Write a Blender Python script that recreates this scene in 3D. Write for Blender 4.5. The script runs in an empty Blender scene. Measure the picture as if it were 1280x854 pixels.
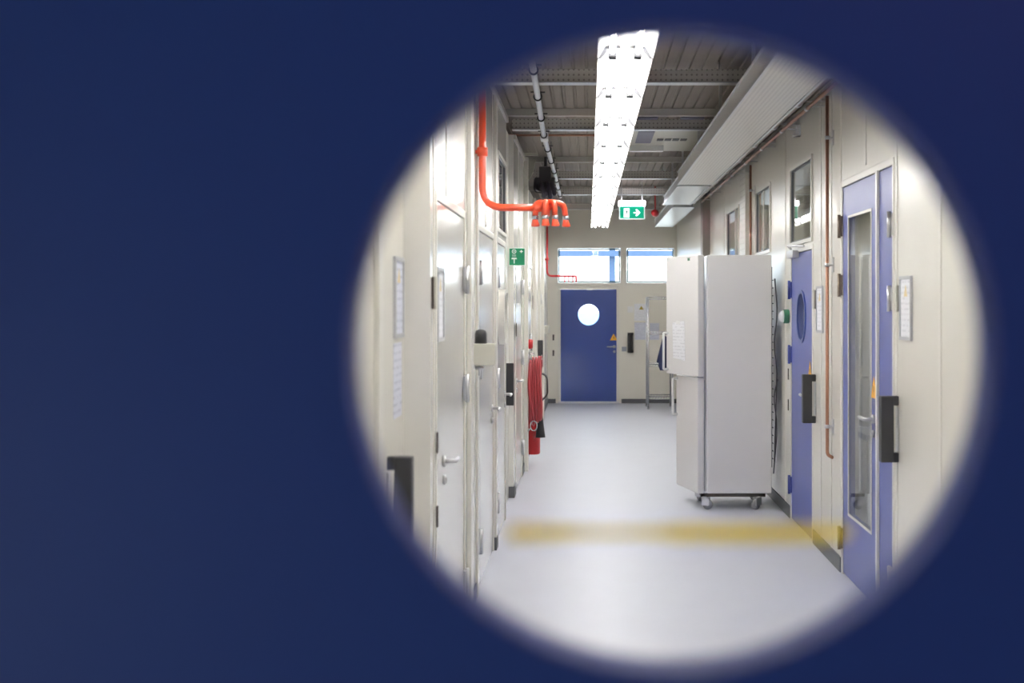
import bpy, bmesh, math, random
from mathutils import Vector, Matrix
random.seed(7)
C = bpy.context.scene.collection
PI = math.pi

# ------------------------------------------------------------------ materials
MATS = {}
def srgb(r, g, b):
    f = lambda c: (c/255/12.92) if c/255 <= .04045 else ((c/255+.055)/1.055)**2.4
    return (f(r), f(g), f(b), 1)
def mat(name, col, rough=.5, metal=0., spec=.5, coat=0., crough=.2, bump=0., bscale=(40, 40, 40), emit=0., mottle=0., mscale=6.):
    if name in MATS: return MATS[name]
    m = bpy.data.materials.new(name); m.use_nodes = True
    nt = m.node_tree; b = nt.nodes['Principled BSDF']
    b.inputs['Base Color'].default_value = col
    b.inputs['Roughness'].default_value = rough
    b.inputs['Metallic'].default_value = metal
    b.inputs['Specular IOR Level'].default_value = spec
    b.inputs['Coat Weight'].default_value = coat
    b.inputs['Coat Roughness'].default_value = crough
    if emit:
        b.inputs['Emission Color'].default_value = col
        b.inputs['Emission Strength'].default_value = emit
    tc = nt.nodes.new('ShaderNodeTexCoord')
    if bump:
        mp = nt.nodes.new('ShaderNodeMapping'); mp.inputs['Scale'].default_value = bscale
        n = nt.nodes.new('ShaderNodeTexNoise'); n.inputs['Scale'].default_value = 1; n.inputs['Detail'].default_value = 3
        bp = nt.nodes.new('ShaderNodeBump'); bp.inputs['Strength'].default_value = bump; bp.inputs['Distance'].default_value = .01
        nt.links.new(tc.outputs['Object'], mp.inputs['Vector']); nt.links.new(mp.outputs[0], n.inputs['Vector'])
        nt.links.new(n.outputs['Fac'], bp.inputs['Height']); nt.links.new(bp.outputs[0], b.inputs['Normal'])
    if mottle:
        n = nt.nodes.new('ShaderNodeTexNoise'); n.inputs['Scale'].default_value = mscale; n.inputs['Detail'].default_value = 4
        mx = nt.nodes.new('ShaderNodeMix'); mx.data_type = 'RGBA'
        mx.inputs['A'].default_value = tuple(c*(1-mottle) for c in col[:3])+(1,)
        mx.inputs['B'].default_value = tuple(min(1, c*(1+mottle)) for c in col[:3])+(1,)
        nt.links.new(tc.outputs['Object'], n.inputs['Vector']); nt.links.new(n.outputs['Fac'], mx.inputs['Factor'])
        nt.links.new(mx.outputs['Result'], b.inputs['Base Color'])
    MATS[name] = m
    return m

def clear_glass(name, tint=(.95, .98, .965, 1), r0=.035):
    """thin clear pane: mostly see-through, mirror share grows towards grazing angles on both faces alike"""
    m = bpy.data.materials.new(name); m.use_nodes = True
    nt = m.node_tree; nt.nodes.clear()
    o = nt.nodes.new('ShaderNodeOutputMaterial'); mx = nt.nodes.new('ShaderNodeMixShader')
    t = nt.nodes.new('ShaderNodeBsdfTransparent'); t.inputs[0].default_value = tint
    g = nt.nodes.new('ShaderNodeBsdfGlossy'); g.inputs['Roughness'].default_value = 0
    lw = nt.nodes.new('ShaderNodeLayerWeight'); lw.inputs['Blend'].default_value = .5
    p = nt.nodes.new('ShaderNodeMath'); p.operation = 'POWER'; p.inputs[1].default_value = 5
    q = nt.nodes.new('ShaderNodeMath'); q.operation = 'MULTIPLY_ADD'; q.inputs[1].default_value = 1-r0; q.inputs[2].default_value = r0
    nt.links.new(lw.outputs['Facing'], p.inputs[0]); nt.links.new(p.outputs[0], q.inputs[0])
    nt.links.new(q.outputs[0], mx.inputs[0]); nt.links.new(t.outputs[0], mx.inputs[1]); nt.links.new(g.outputs[0], mx.inputs[2])
    nt.links.new(mx.outputs[0], o.inputs[0])
    return m

def dotted(name, col, dark, pitch, axes=(0, 2), rough=.35, metal=.3, rad=.3):
    """sheet metal with punched rows: dots repeat every pitch metres on two object axes"""
    m = mat(name, col, rough, metal)
    nt = m.node_tree; b = nt.nodes['Principled BSDF']
    tc = nt.nodes.new('ShaderNodeTexCoord'); sp = nt.nodes.new('ShaderNodeSeparateXYZ')
    nt.links.new(tc.outputs['Object'], sp.inputs[0])
    outs = []
    for a in axes:
        d = nt.nodes.new('ShaderNodeMath'); d.operation = 'DIVIDE'; d.inputs[1].default_value = pitch
        fr = nt.nodes.new('ShaderNodeMath'); fr.operation = 'FRACT'
        s = nt.nodes.new('ShaderNodeMath'); s.operation = 'SUBTRACT'; s.inputs[1].default_value = .5
        q = nt.nodes.new('ShaderNodeMath'); q.operation = 'POWER'; q.inputs[1].default_value = 2
        ab = nt.nodes.new('ShaderNodeMath'); ab.operation = 'ABSOLUTE'
        nt.links.new(sp.outputs[a], d.inputs[0]); nt.links.new(d.outputs[0], fr.inputs[0]); nt.links.new(fr.outputs[0], s.inputs[0])
        nt.links.new(s.outputs[0], ab.inputs[0]); nt.links.new(ab.outputs[0], q.inputs[0]); outs.append(q)
    ad = nt.nodes.new('ShaderNodeMath'); ad.operation = 'ADD'
    nt.links.new(outs[0].outputs[0], ad.inputs[0]); nt.links.new(outs[1].outputs[0], ad.inputs[1])
    lt = nt.nodes.new('ShaderNodeMath'); lt.operation = 'LESS_THAN'; lt.inputs[1].default_value = rad*rad
    nt.links.new(ad.outputs[0], lt.inputs[0])
    mx = nt.nodes.new('ShaderNodeMix'); mx.data_type = 'RGBA'
    mx.inputs['A'].default_value = col; mx.inputs['B'].default_value = dark
    nt.links.new(lt.outputs[0], mx.inputs['Factor']); nt.links.new(mx.outputs['Result'], b.inputs['Base Color'])
    return m

def printed(name, col, ink, pitch=.02, rough=.5):
    """a sheet of paper with faint printed lines, broken like words"""
    m = mat(name, col, rough)
    nt = m.node_tree; b = nt.nodes['Principled BSDF']
    tc = nt.nodes.new('ShaderNodeTexCoord'); sp = nt.nodes.new('ShaderNodeSeparateXYZ')
    nt.links.new(tc.outputs['Object'], sp.inputs[0])
    d = nt.nodes.new('ShaderNodeMath'); d.operation = 'DIVIDE'; d.inputs[1].default_value = pitch
    fr = nt.nodes.new('ShaderNodeMath'); fr.operation = 'FRACT'
    g = nt.nodes.new('ShaderNodeMath'); g.operation = 'GREATER_THAN'; g.inputs[1].default_value = .62
    n = nt.nodes.new('ShaderNodeTexNoise'); n.inputs['Scale'].default_value = 30
    g2 = nt.nodes.new('ShaderNodeMath'); g2.operation = 'GREATER_THAN'; g2.inputs[1].default_value = .47
    ml = nt.nodes.new('ShaderNodeMath'); ml.operation = 'MULTIPLY'
    nt.links.new(sp.outputs[2], d.inputs[0]); nt.links.new(d.outputs[0], fr.inputs[0]); nt.links.new(fr.outputs[0], g.inputs[0])
    nt.links.new(tc.outputs['Object'], n.inputs['Vector']); nt.links.new(n.outputs['Fac'], g2.inputs[0])
    nt.links.new(g.outputs[0], ml.inputs[0]); nt.links.new(g2.outputs[0], ml.inputs[1])
    mx = nt.nodes.new('ShaderNodeMix'); mx.data_type = 'RGBA'
    mx.inputs['A'].default_value = col; mx.inputs['B'].default_value = ink
    nt.links.new(ml.outputs[0], mx.inputs['Factor']); nt.links.new(mx.outputs['Result'], b.inputs['Base Color'])
    return m

CREAM = mat('cream_panel', (.70, .68, .61, 1), .3, spec=.5, coat=.35, bump=.10, bscale=(7, 9, .8))
GLOSS = mat('glossy_cream_panel', (.76, .74, .70, 1), .22, spec=.6, coat=.6, crough=.15, bump=.13, bscale=(6, 13, .5))
MATT = mat('cream_far_wall', (.79, .76, .68, 1), .45, bump=.05, bscale=(20, 20, 20))
FRAME = mat('cream_frame', (.74, .72, .66, 1), .3, coat=.3)
FLOOR = mat('vinyl_floor', (.55, .57, .65, 1), .40, spec=.42, bump=.05, bscale=(90, 90, 90), mottle=.04, mscale=3)
DECK = mat('ceiling_deck', (.25, .212, .18, 1), .6, bump=.3, bscale=(60, 2, 2), mottle=.1, mscale=12)
BATTEN = mat('ceiling_batten', (.55, .53, .49, 1), .45)
BLUE = mat('blue_door_paint', (.018, .052, .27, 1), .35, coat=.2)
BLUEF = mat('blue_foreground_paint', (.016, .075, .30, 1), .5, spec=.3, mottle=.05, mscale=2)
PERI = mat('periwinkle_door_paint', (.075, .097, .32, 1), .36, coat=.12)
BLACK = mat('black_plastic', (.03, .03, .033, 1), .45)
DARKB = mat('dark_brown_plastic', (.05, .035, .03, 1), .4)
SKIRT = mat('grey_skirting', (.10, .105, .115, 1), .5)
STEEL = mat('brushed_steel', (.62, .62, .63, 1), .28, metal=.9)
CHROME = mat('chrome_wire', (.55, .56, .58, 1), .25, metal=.8)
GALV = mat('galvanised_sheet', (.60, .62, .65, 1), .28, metal=.6, bump=.1, bscale=(8, 2, 8))
COPPER = mat('copper_pipe', (.37, .18, .115, 1), .4, metal=.4)
REDP = mat('orange_red_pipe_paint', (.78, .085, .03, 1), .3, coat=.5)
RED = mat('extinguisher_red', (.55, .012, .015, 1), .3, coat=.4)
HOSE = mat('red_hose_rubber', (.34, .03, .038, 1), .45)
WHITE = mat('white_enamel', (.80, .80, .80, 1), .3, coat=.2)
FRIDGE = mat('white_fridge_enamel', (.69, .68, .68, 1), .34, coat=.2, bump=.04, bscale=(120, 120, 120))
GASK = mat('grey_gasket', (.35, .37, .42, 1), .6)
RUBBER = mat('grey_rubber', (.25, .25, .26, 1), .6)
CLEARW = mat('pale_wheel_plastic', (.33, .34, .35, 1), .35)
BEIGE = mat('beige_box_plastic', (.56, .55, .48, 1), .4)
GREEN = mat('sign_green', (.0, .23, .10, 1), .4)
SIGNW = mat('sign_white', (.85, .87, .85, 1), .4)
YELLOW = mat('warning_yellow', (.85, .42, .01, 1), .4)
NAVY = mat('navy_cloth', (.012, .02, .07, 1), .85, bump=.3, bscale=(60, 60, 60))
DGREEN = mat('dark_green_plastic', (.01, .13, .06, 1), .4)
EXTG = mat('outdoor_paving', (.5, .5, .48, 1), .8)
CANOPY = mat('canopy_steel_paint', (.07, .13, .26, 1), .5)
LEAF = mat('hedge_leaf', (.10, .22, .08, 1), .7)
COLSHADE = mat('column_painted_shade', (.22, .20, .18, 1), .5)  # taupe paints in the shade on the wall's camera-facing jog
CABLE = mat('dark_cable', (.045, .042, .048, 1), .5)
CURT = mat('white_curtain', (.75, .75, .76, 1), .7)
TUBE = mat('fluorescent_tube', (1, .975, .95, 1), .3, emit=17.)
SLIT = mat('emergency_lamp_strip', (.93, .9, 1, 1), .3, emit=3.2)
ROOML = mat('room_lamp', (1, .96, .9, 1), .3, emit=5.5)
PERF = dotted('punched_tray_sheet', (.58, .56, .52, 1), (.30, .28, .26, 1), .035, (0, 2), metal=.1, rad=.2)
PERFY = dotted('punched_duct_sheet', (.64, .63, .60, 1), (.46, .45, .44, 1), .028, (0, 1), rough=.3, metal=.15, rad=.3)
PERFZ = dotted('punched_post_sheet', (.52, .51, .47, 1), (.25, .24, .22, 1), .06, (1, 2), metal=.1, rad=.18)
PAPER = printed('printed_paper', (.82, .83, .87, 1), (.68, .69, .73, 1), .028)
PAPERB = printed('bluish_paper', (.66, .68, .78, 1), (.50, .52, .62, 1), .03)
GLASS = clear_glass('window_glass')
GLASSD = clear_glass('porthole_glass', (.98, .985, .985, 1), .006)
def tape_mat():
    m = bpy.data.materials.new('yellow_tape'); m.use_nodes = True
    nt = m.node_tree; nt.nodes.clear()
    o = nt.nodes.new('ShaderNodeOutputMaterial'); a = nt.nodes.new('ShaderNodeAddShader')
    t = nt.nodes.new('ShaderNodeBsdfTranslucent'); t.inputs[0].default_value = (.74, .66, .15, 1)
    d = nt.nodes.new('ShaderNodeBsdfDiffuse'); d.inputs[0].default_value = (.20, .17, .02, 1)
    nt.links.new(t.outputs[0], a.inputs[0]); nt.links.new(d.outputs[0], a.inputs[1]); nt.links.new(a.outputs[0], o.inputs[0])
    return m
TAPE = tape_mat()

# ------------------------------------------------------------------ helpers
class B:
    def __init__(s, M=None):
        s.bm = bmesh.new(); s.mi = 0; s.M = M or (lambda u, z, d: (u, d, z))
    def mark(s, faces):
        for f in faces: f.material_index = s.mi
    def m(s, i): s.mi = i; return s
    def hexa(s, pts):
        v = [s.bm.verts.new(p) for p in pts]
        s.mark([s.bm.faces.new([v[i] for i in q]) for q in ((0,1,2,3),(7,6,5,4),(0,4,5,1),(1,5,6,2),(2,6,7,3),(3,7,4,0))])
        return s
    def box(s, x0, x1, y0, y1, z0, z1):
        return s.hexa([(x0,y0,z0),(x1,y0,z0),(x1,y1,z0),(x0,y1,z0),(x0,y0,z1),(x1,y0,z1),(x1,y1,z1),(x0,y1,z1)])
    def mb(s, u0, u1, z0, z1, d0, d1):
        M = s.M
        return s.hexa([M(u0,z0,d0),M(u1,z0,d0),M(u1,z0,d1),M(u0,z0,d1),M(u0,z1,d0),M(u1,z1,d0),M(u1,z1,d1),M(u0,z1,d1)])
    def tube(s, pts, r, seg=12, closed=False, caps=True):
        pts = [Vector(p) for p in pts]; n = len(pts); rings = []
        up = None
        for i, p in enumerate(pts):
            a = pts[(i-1) % n] if (i > 0 or closed) else p
            b = pts[(i+1) % n] if (i < n-1 or closed) else p
            t = (b-a).normalized()
            if up is None:
                up = t.orthogonal().normalized()
            up = (up - t*up.dot(t))
            up = up.normalized() if up.length > 1e-6 else t.orthogonal().normalized()
            w = t.cross(up)
            rr = r[i] if isinstance(r, (list, tuple)) else r
            rings.append([s.bm.verts.new(p + up*math.cos(2*PI*k/seg)*rr + w*math.sin(2*PI*k/seg)*rr) for k in range(seg)])
        fs = []
        for i in range(n if closed else n-1):
            A, D = rings[i], rings[(i+1) % n]
            for k in range(seg):
                try: fs.append(s.bm.faces.new([A[k], A[(k+1) % seg], D[(k+1) % seg], D[k]]))
                except ValueError: pass
        if caps and not closed:
            fs.append(s.bm.faces.new(rings[0])); fs.append(s.bm.faces.new(rings[-1]))
        for f in fs: f.smooth = True
        s.mark(fs); return s
    def cyl(s, p, q, r, seg=16): return s.tube([p, q], r, seg)
    def mcyl(s, p, q, r, seg=16): return s.tube([s.M(*p), s.M(*q)], r, seg)
    def mtube(s, pts, r, seg=10): return s.tube([s.M(*p) for p in pts], r, seg)
    def prism(s, poly, d0, d1):
        """polygon in (u,z) extruded between depths d0 and d1"""
        a = [s.bm.verts.new(s.M(u, z, d0)) for u, z in poly]; b = [s.bm.verts.new(s.M(u, z, d1)) for u, z in poly]
        fs = [s.bm.faces.new(a), s.bm.faces.new(b)]
        n = len(poly)
        for i in range(n): fs.append(s.bm.faces.new([a[i], a[(i+1) % n], b[(i+1) % n], b[i]]))
        s.mark(fs); return s
    def holed(s, u0, u1, z0, z1, d0, d1, cu, cz, r, seg=96):
        """rectangular slab with a round hole"""
        ang = sorted(set([2*PI*k/seg for k in range(seg)] + [math.atan2(z-cz, u-cu) % (2*PI) for u in (u0, u1) for z in (z0, z1)]))
        def edge(a):
            c, n = math.cos(a), math.sin(a); t = 1e9
            if c > 1e-9: t = min(t, (u1-cu)/c)
            if c < -1e-9: t = min(t, (u0-cu)/c)
            if n > 1e-9: t = min(t, (z1-cz)/n)
            if n < -1e-9: t = min(t, (z0-cz)/n)
            return cu+c*t, cz+n*t
        R = []
        for a in ang:
            c = (cu+r*math.cos(a), cz+r*math.sin(a)); e = edge(a)
            R.append([s.bm.verts.new(s.M(*c, d0)), s.bm.verts.new(s.M(*e, d0)), s.bm.verts.new(s.M(*e, d1)), s.bm.verts.new(s.M(*c, d1))])
        fs = []
        for i in range(len(R)):
            P, Q = R[i], R[(i+1) % len(R)]
            for k in range(4):
                f = s.bm.faces.new([P[k], Q[k], Q[(k+1) % 4], P[(k+1) % 4]]); fs.append(f)
        s.mark(fs); return s
    def ring(s, cu, cz, d0, d1, r0, r1, seg=64):
        R = []
        for k in range(seg):
            a = 2*PI*k/seg; c, n = math.cos(a), math.sin(a)
            R.append([s.bm.verts.new(s.M(cu+c*r, cz+n*r, d)) for r, d in ((r0, d0), (r1, d0), (r1, d1), (r0, d1))])
        fs = []
        for i in range(seg):
            P, Q = R[i], R[(i+1) % seg]
            for k in range(4): fs.append(s.bm.faces.new([P[k], Q[k], Q[(k+1) % 4], P[(k+1) % 4]]))
        s.mark(fs); return s
    def wall(s, u0, u1, z0, z1, d0, d1, holes=()):
        us = sorted(set([u0, u1] + [min(max(h[i], u0), u1) for h in holes for i in (0, 1)]))
        zs = sorted(set([z0, z1] + [min(max(h[i], z0), z1) for h in holes for i in (2, 3)]))
        for a, b in zip(us, us[1:]):
            for c, e in zip(zs, zs[1:]):
                mu, mz = (a+b)/2, (c+e)/2
                if any(h[0] < mu < h[1] and h[2] < mz < h[3] for h in holes): continue
                s.mb(a, b, c, e, d0, d1)
        return s
    def build(s, name, mats, parent=None, bevel=0., loc=None, smooth=False):
        bmesh.ops.remove_doubles(s.bm, verts=s.bm.verts, dist=1e-5)
        bmesh.ops.recalc_face_normals(s.bm, faces=s.bm.faces)
        off = Vector((0, 0, 0))
        p = parent
        while p is not None: off += p.location; p = p.parent
        if loc is not None: off += Vector(loc)
        bmesh.ops.translate(s.bm, verts=s.bm.verts, vec=-off)
        me = bpy.data.meshes.new(name); s.bm.to_mesh(me); s.bm.free()
        if not isinstance(mats, (list, tuple)): mats = [mats]
        for q in mats: me.materials.append(q)
        o = bpy.data.objects.new(name, me); C.objects.link(o)
        if loc is not None: o.location = loc
        if parent is not None: o.parent = parent
        if bevel:
            md = o.modifiers.new('bevel', 'BEVEL'); md.width = bevel; md.segments = 2; md.limit_method = 'ANGLE'
        return o

def tag(o, label, cat, group=None, kind=None):
    o['label'] = label; o['category'] = cat
    if group: o['group'] = group
    if kind: o['kind'] = kind
    return o
def thing(name, loc, label, cat, group=None, kind=None, rz=0):
    o = bpy.data.objects.new(name, None); C.objects.link(o); o.location = loc; o.rotation_euler.z = rz
    o.empty_display_size = .1
    return tag(o, label, cat, group, kind)
def dup(root, loc, rz=None, label=None, group=None):
    def cp(o, par):
        c = o.copy(); C.objects.link(c); c.parent = par
        for ch in list(o.children): cp(ch, c)
        return c
    r = cp(root, None); r.location = loc
    if rz is not None: r.rotation_euler.z = rz
    if label: r['label'] = label
    if group: r['group'] = group
    return r

# surfaces: (u, z, d) -> world; d is how far something stands out from the surface into the corridor
CORR_L, CORR_LN, CORR_R, FARY = -.665, -.78, 1.64, 22.2
def left(x): return lambda u, z, d: (x+d, u, z)
def right(x): return lambda u, z, d: (x-d, u, z)
def front(y): return lambda u, z, d: (u, y-d, z)
ML, MN, MR, MF = left(CORR_L), left(CORR_LN), right(CORR_R), front(FARY)
def S(o, label, cat): return tag(o, label, cat, kind='structure')

# ------------------------------------------------------------------ room shell
DECKZ, CABZ, YN, YB = 3.40, 3.25, .80, -3.0
S(B().box(-3.6, 3.6, YB, 22.6, -.1, 0).build('floor', FLOOR), 'pale blue-grey vinyl corridor floor with soft window reflections', 'floor')
b = B()                                   # trapezoidal acoustic deck, ribs run along the corridor
prof = []
x = -3.6
while x < 3.6:
    prof += [(x, DECKZ), (x+.06, DECKZ), (x+.068, DECKZ+.014), (x+.084, DECKZ+.014), (x+.09, DECKZ)]; x += .09
lo = [[b.bm.verts.new((px, y, pz)) for px, pz in prof] for y in (YB, 22.6)]
hi = [[b.bm.verts.new((px, y, DECKZ+.12)) for px in (prof[0][0], prof[-1][0])] for y in (YB, 22.6)]
for i in range(len(prof)-1): b.bm.faces.new([lo[0][i], lo[0][i+1], lo[1][i+1], lo[1][i]])
b.bm.faces.new([hi[0][0], hi[0][1], hi[1][1], hi[1][0]])
S(b.build('ceiling', DECK), 'taupe ribbed steel deck high above the corridor', 'ceiling')

DOOR_R = (6.87, 8.25, 0, 2.50); DOOR_R2 = (9.34, 10.33, 0, 2.15)
WIN = [(9.34, 10.33, 2.21, 2.82), (11.48, 12.46, 2.21, 2.82), (13.86, 15.04, 2.21, 2.80)]
wr = S(B(MR).wall(YN+.04, 17.2, 0, CABZ, -.10, 0, [DOOR_R, DOOR_R2]+WIN).build('wall_right', CREAM), 'cream panelled cabin wall on the right with blue doors and high windows', 'wall')
S(B(right(1.54)).wall(17.5, 22.2, 0, CABZ, -.20, 0).build('wall_right_far', CREAM), 'far stretch of the right wall past the column with painted shade', 'wall')
for y in (5.95, 6.79, 7.55, 8.30, 8.62, 9.0, 10.62, 13.4, 15.4):
    z0 = 2.56 if 6.87 < y < 8.25 else 0.1
    B(MR).mb(y-.012, y+.012, z0, CABZ-.01, 0, .005).build('joint_strip', FRAME, wr)
tag(B(MR).mb(17.2, 17.5, 0, CABZ, -.1, .10).build('wall_column', COLSHADE), 'column edge on the right wall beyond the fridge, its shade painted in as taupe', 'column', kind='structure')

DA, DB, DC = (5.60, 6.88, 0, 2.21), (7.72, 9.0, 0, 2.20), (9.2, 10.28, 0, 2.20)
WINL = (9.35, 10.27, 2.28, 2.85)
wl = S(B(ML).wall(5.40, 10.4, 0, CABZ, -.12, 0, [DA, DB, DC, WINL]).build('wall_left', GLOSS), 'glossy cream cabin wall on the left lined with closed white doors', 'wall')
B(MN).wall(YN+.04, 5.40, 0, CABZ, -.10, 0).build('wall_segment', CREAM, wl)
B().box(CORR_LN-.1, CORR_L-.12, 5.41, 5.46, 0, CABZ).build('wall_return', CREAM, wl)
B().box(-.80, CORR_L-.12, 10.34, 10.4, 0, CABZ).build('wall_return', CREAM, wl)
B(left(-.71)).wall(10.4, 11.45, 0, CABZ, -.08, 0).build('wall_segment', CREAM, wl)
DD, DE, DF = (11.75, 12.85, 0, 2.15), (14.0, 15.1, 0, 2.15), (17.6, 18.7, 0, 2.1)
B(ML).wall(11.45, 13.5, 0, CABZ, -.12, 0, [DD]).build('wall_segment', GLOSS, wl)
B(ML).wall(13.5, 16.0, 0, 3.02, -.12, 0, [DE]).build('wall_segment', GLOSS, wl)
B(left(-.70)).wall(16.0, 22.2, 0, 3.0, -.12, 0).build('wall_segment', GLOSS, wl)
for y, w, d in ((7.10, .07, .025), (7.62, .04, .015), (9.1, .06, .02), (13.3, .06, .045), (15.4, .05, .04), (16.0, .12, .03), (17.3, .08, .06), (19.0, .08, .05)):
    top = CABZ if y < 13.5 else 3.0
    B(ML if y < 16.5 else left(-.70)).mb(y-w, y+w, 0.0, top, 0, d).build('pilaster', FRAME, wl, bevel=.004)
for y in (5.5, 6.0, 6.95, 7.4, 8.3, 8.9, 12.2):
    B(ML).mb(y-.008, y+.008, 2.24 if y > 5.55 else .1, CABZ-.01, 0, .005).build('joint_strip', FRAME, wl)
B(ML).mb(5.4, 10.4, CABZ-.04, CABZ, 0, .02).mb(11.45, 13.5, CABZ-.04, CABZ, 0, .02).build('top_rail', BATTEN, wl)
for y in (4.15, 4.72): B(MN).mb(y-.05, y+.05, 0, CABZ, 0, .02).build('pilaster', FRAME, wl, bevel=.003)

# far wall with door opening and two windows
DFAR = (-.486, .507, 0, 1.98); W1 = (-.528, .569, 2.08, 2.695); W2 = (.66, 1.50, 2.08, 2.695)
S(B(MF).wall(-3.6, 3.6, 0, DECKZ+.05, -.25, 0, [(-.486, .507, 0, 1.985), W1, W2]).build('wall_back', MATT), 'cream end wall of the corridor around the blue door and its two windows', 'wall')
S(B().box(-3.7, -3.6, YB, 22.45, 0, DECKZ+.05).build('wall_outer_left', MATT), 'outer building wall behind the left cabins', 'wall')
S(B().box(3.6, 3.7, YB, 22.45, 0, DECKZ+.05).build('wall_outer_right', MATT), 'outer building wall behind the right cabins', 'wall')
S(B(front(YB)).wall(-3.7, 3.7, 0, DECKZ+.05, -.1, 0, [(-3.45, -2.25, .25, 1.4)]).build('wall_near', MATT), 'wall behind the viewer in the dim vestibule', 'wall')  # opening added in this unseen wall so bluish sky light fills the near door
S(B().box(1.74, 3.6, YN+.04, 22.2, CABZ-.08, CABZ).build('ceiling_cabin_right', BATTEN), 'flat roof of the right hand cabins', 'ceiling')
S(B().box(-3.6, -.80, YN+.04, 22.2, CABZ-.10, CABZ-.02).build('ceiling_cabin_left', BATTEN), 'flat roof of the left hand cabins', 'ceiling')
# skirtings
bl = B(ML).mb(5.46, 5.58, 0, .09, 0, .008); bl.mb(9.02, 9.18, 0, .09, 0, .022)
bl.mb(6.92, 7.70, 0, .09, 0, .008)
bl.mb(11.47, 11.72, 0, .10, 0, .008); bl.box(-.71, CORR_L+.008, 11.44, 11.45, 0, .10)
bl.mb(12.88, 13.97, 0, .09, 0, .008); bl.mb(15.13, 16.0, 0, .09, 0, .008); bl.box(-.70, -.692, 16.0, 22.2, 0, .09)
S(bl.build('baseboard_left', SKIRT), 'dark grey skirting along the foot of the left wall', 'baseboard')
br = B(MR)
for a, c in ((.9, 6.83), (8.29, 9.30), (10.37, 17.2)): br.mb(a, c, 0, .10, 0, .008)
S(br.build('baseboard_right', SKIRT), 'dark grey skirting along the foot of the right wall', 'baseboard')
S(B(MF).mb(-.70, -.56, 0, .075, 0, .01).mb(.58, 1.54, 0, .075, 0, .01).build('baseboard_back', SKIRT), 'dark grey skirting on the end wall either side of the blue door', 'baseboard')

# ------------------------------------------------------------------ door furniture
def hinges(M, u, zs, m, par, w=.045, h=.11):
    for z in zs:
        b = B(M); b.mb(u-w, u+w, z-h/2, z+h/2, .0, .012)
        b.mcyl((u, z-h/2-.01, .018), (u, z+h/2+.01, .018), .011)
        b.build('hinge', m, par)
def lever(M, u, z, dirn, par, m=STEEL, length=.13, d0=.0):
    b = B(M)
    b.mcyl((u, z, d0), (u, z, d0+.01), .026, 20)
    b.mtube([(u, z, d0), (u, z, d0+.045), (u+dirn*.012, z, d0+.057), (u+dirn*length, z, d0+.057)], .0105)
    h = b.build('handle', m, par)
    b = B(M); b.mcyl((u, z-.085, d0), (u, z-.085, d0+.012), .022, 20); b.mb(u-.004, u+.004, z-.10, z-.075, d0+.01, d0+.016)
    b.build('lock_cylinder', m, par)
def triangle_sticker(M, u, z, s, par, d0, name='warning_sticker'):
    b = B(M); b.prism([(u-s/2, z), (u+s/2, z), (u, z+s*.9)], d0, d0+.0015)
    b.m(1).prism([(u-.02*s, z+.5*s), (u+.09*s, z+.5*s), (u+.03*s, z+.33*s), (u+.08*s, z+.33*s), (u-.04*s, z+.10*s), (u+.0*s, z+.28*s), (u-.06*s, z+.28*s)], d0+.0015, d0+.002)
    b.build(name, [YELLOW, BLACK], par)
def door(n, M, hole, leafs, label, cat='door', frame_d=.02, fw=.045, fm=FRAME, kind='structure', sides=None):
    u0, u1, z0, z1 = hole
    loc = M((u0+u1)/2, 0, 0)
    d = thing('door_%d' % n, loc, label, cat, kind=kind)
    b = B(M)
    b.mb(u0-fw+.01, u0+.01, 0, z1+fw, -.05, frame_d); b.mb(u1-.01, u1+fw-.01, 0, z1+fw, -.05, frame_d); b.mb(u0+.01, u1-.01, z1-.01, z1+fw, -.05, frame_d)
    b.build('door_frame', fm, d, bevel=.003)
    return d
def slot(M, u, z, par, d0=.02, h=.09, w=.018, name='strike_plate', m=DARKB):
    B(M).mb(u-w/2, u+w/2, z-h/2, z+h/2, d0-.004, d0+.003).build(name, m, par)

# right, glazed blue door with a narrow fixed leaf
d = door(2, MR, DOOR_R, None, 'tall periwinkle-blue door with a long glass pane and a narrow side leaf, nearest on the right wall', frame_d=.006, fw=.03)
b = B(MR); b.wall(7.255, 8.235, .012, 2.485, -.045, -.002, [(7.41, 8.07, .41, 2.29)]); lf = b.build('leaf', PERI, d, bevel=.002)
B(MR).mb(7.415, 8.065, .415, 2.285, -.012, -.006).build('glass_pane', GLASS, lf)
b = B(MR); b.wall(7.405, 8.075, .405, 2.295, -.004, .002, [(7.42, 8.06, .42, 2.28)]); b.build('glazing_bead', FRAME, lf)
B(MR).mb(6.885, 7.215, .012, 2.485, -.045, -.002).build('side_leaf', PERI, d, bevel=.002)
B(MR).mb(7.217, 7.253, .0, 2.495, -.04, .012).build('mullion', FRAME, d)
hinges(MR, 8.27, (2.24, 1.86, .23), mat('bronze_hinge', (.25, .2, .15, 1), .4, metal=.6), d, w=.03, h=.13)
hinges(MR, 6.90, (2.17, 1.77, .26), STEEL, d, w=.03, h=.12)
lever(MR, 7.34, 1.08, 1, d, length=.14)
triangle_sticker(MR, 7.34, 1.20, .14, d, 0)
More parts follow.
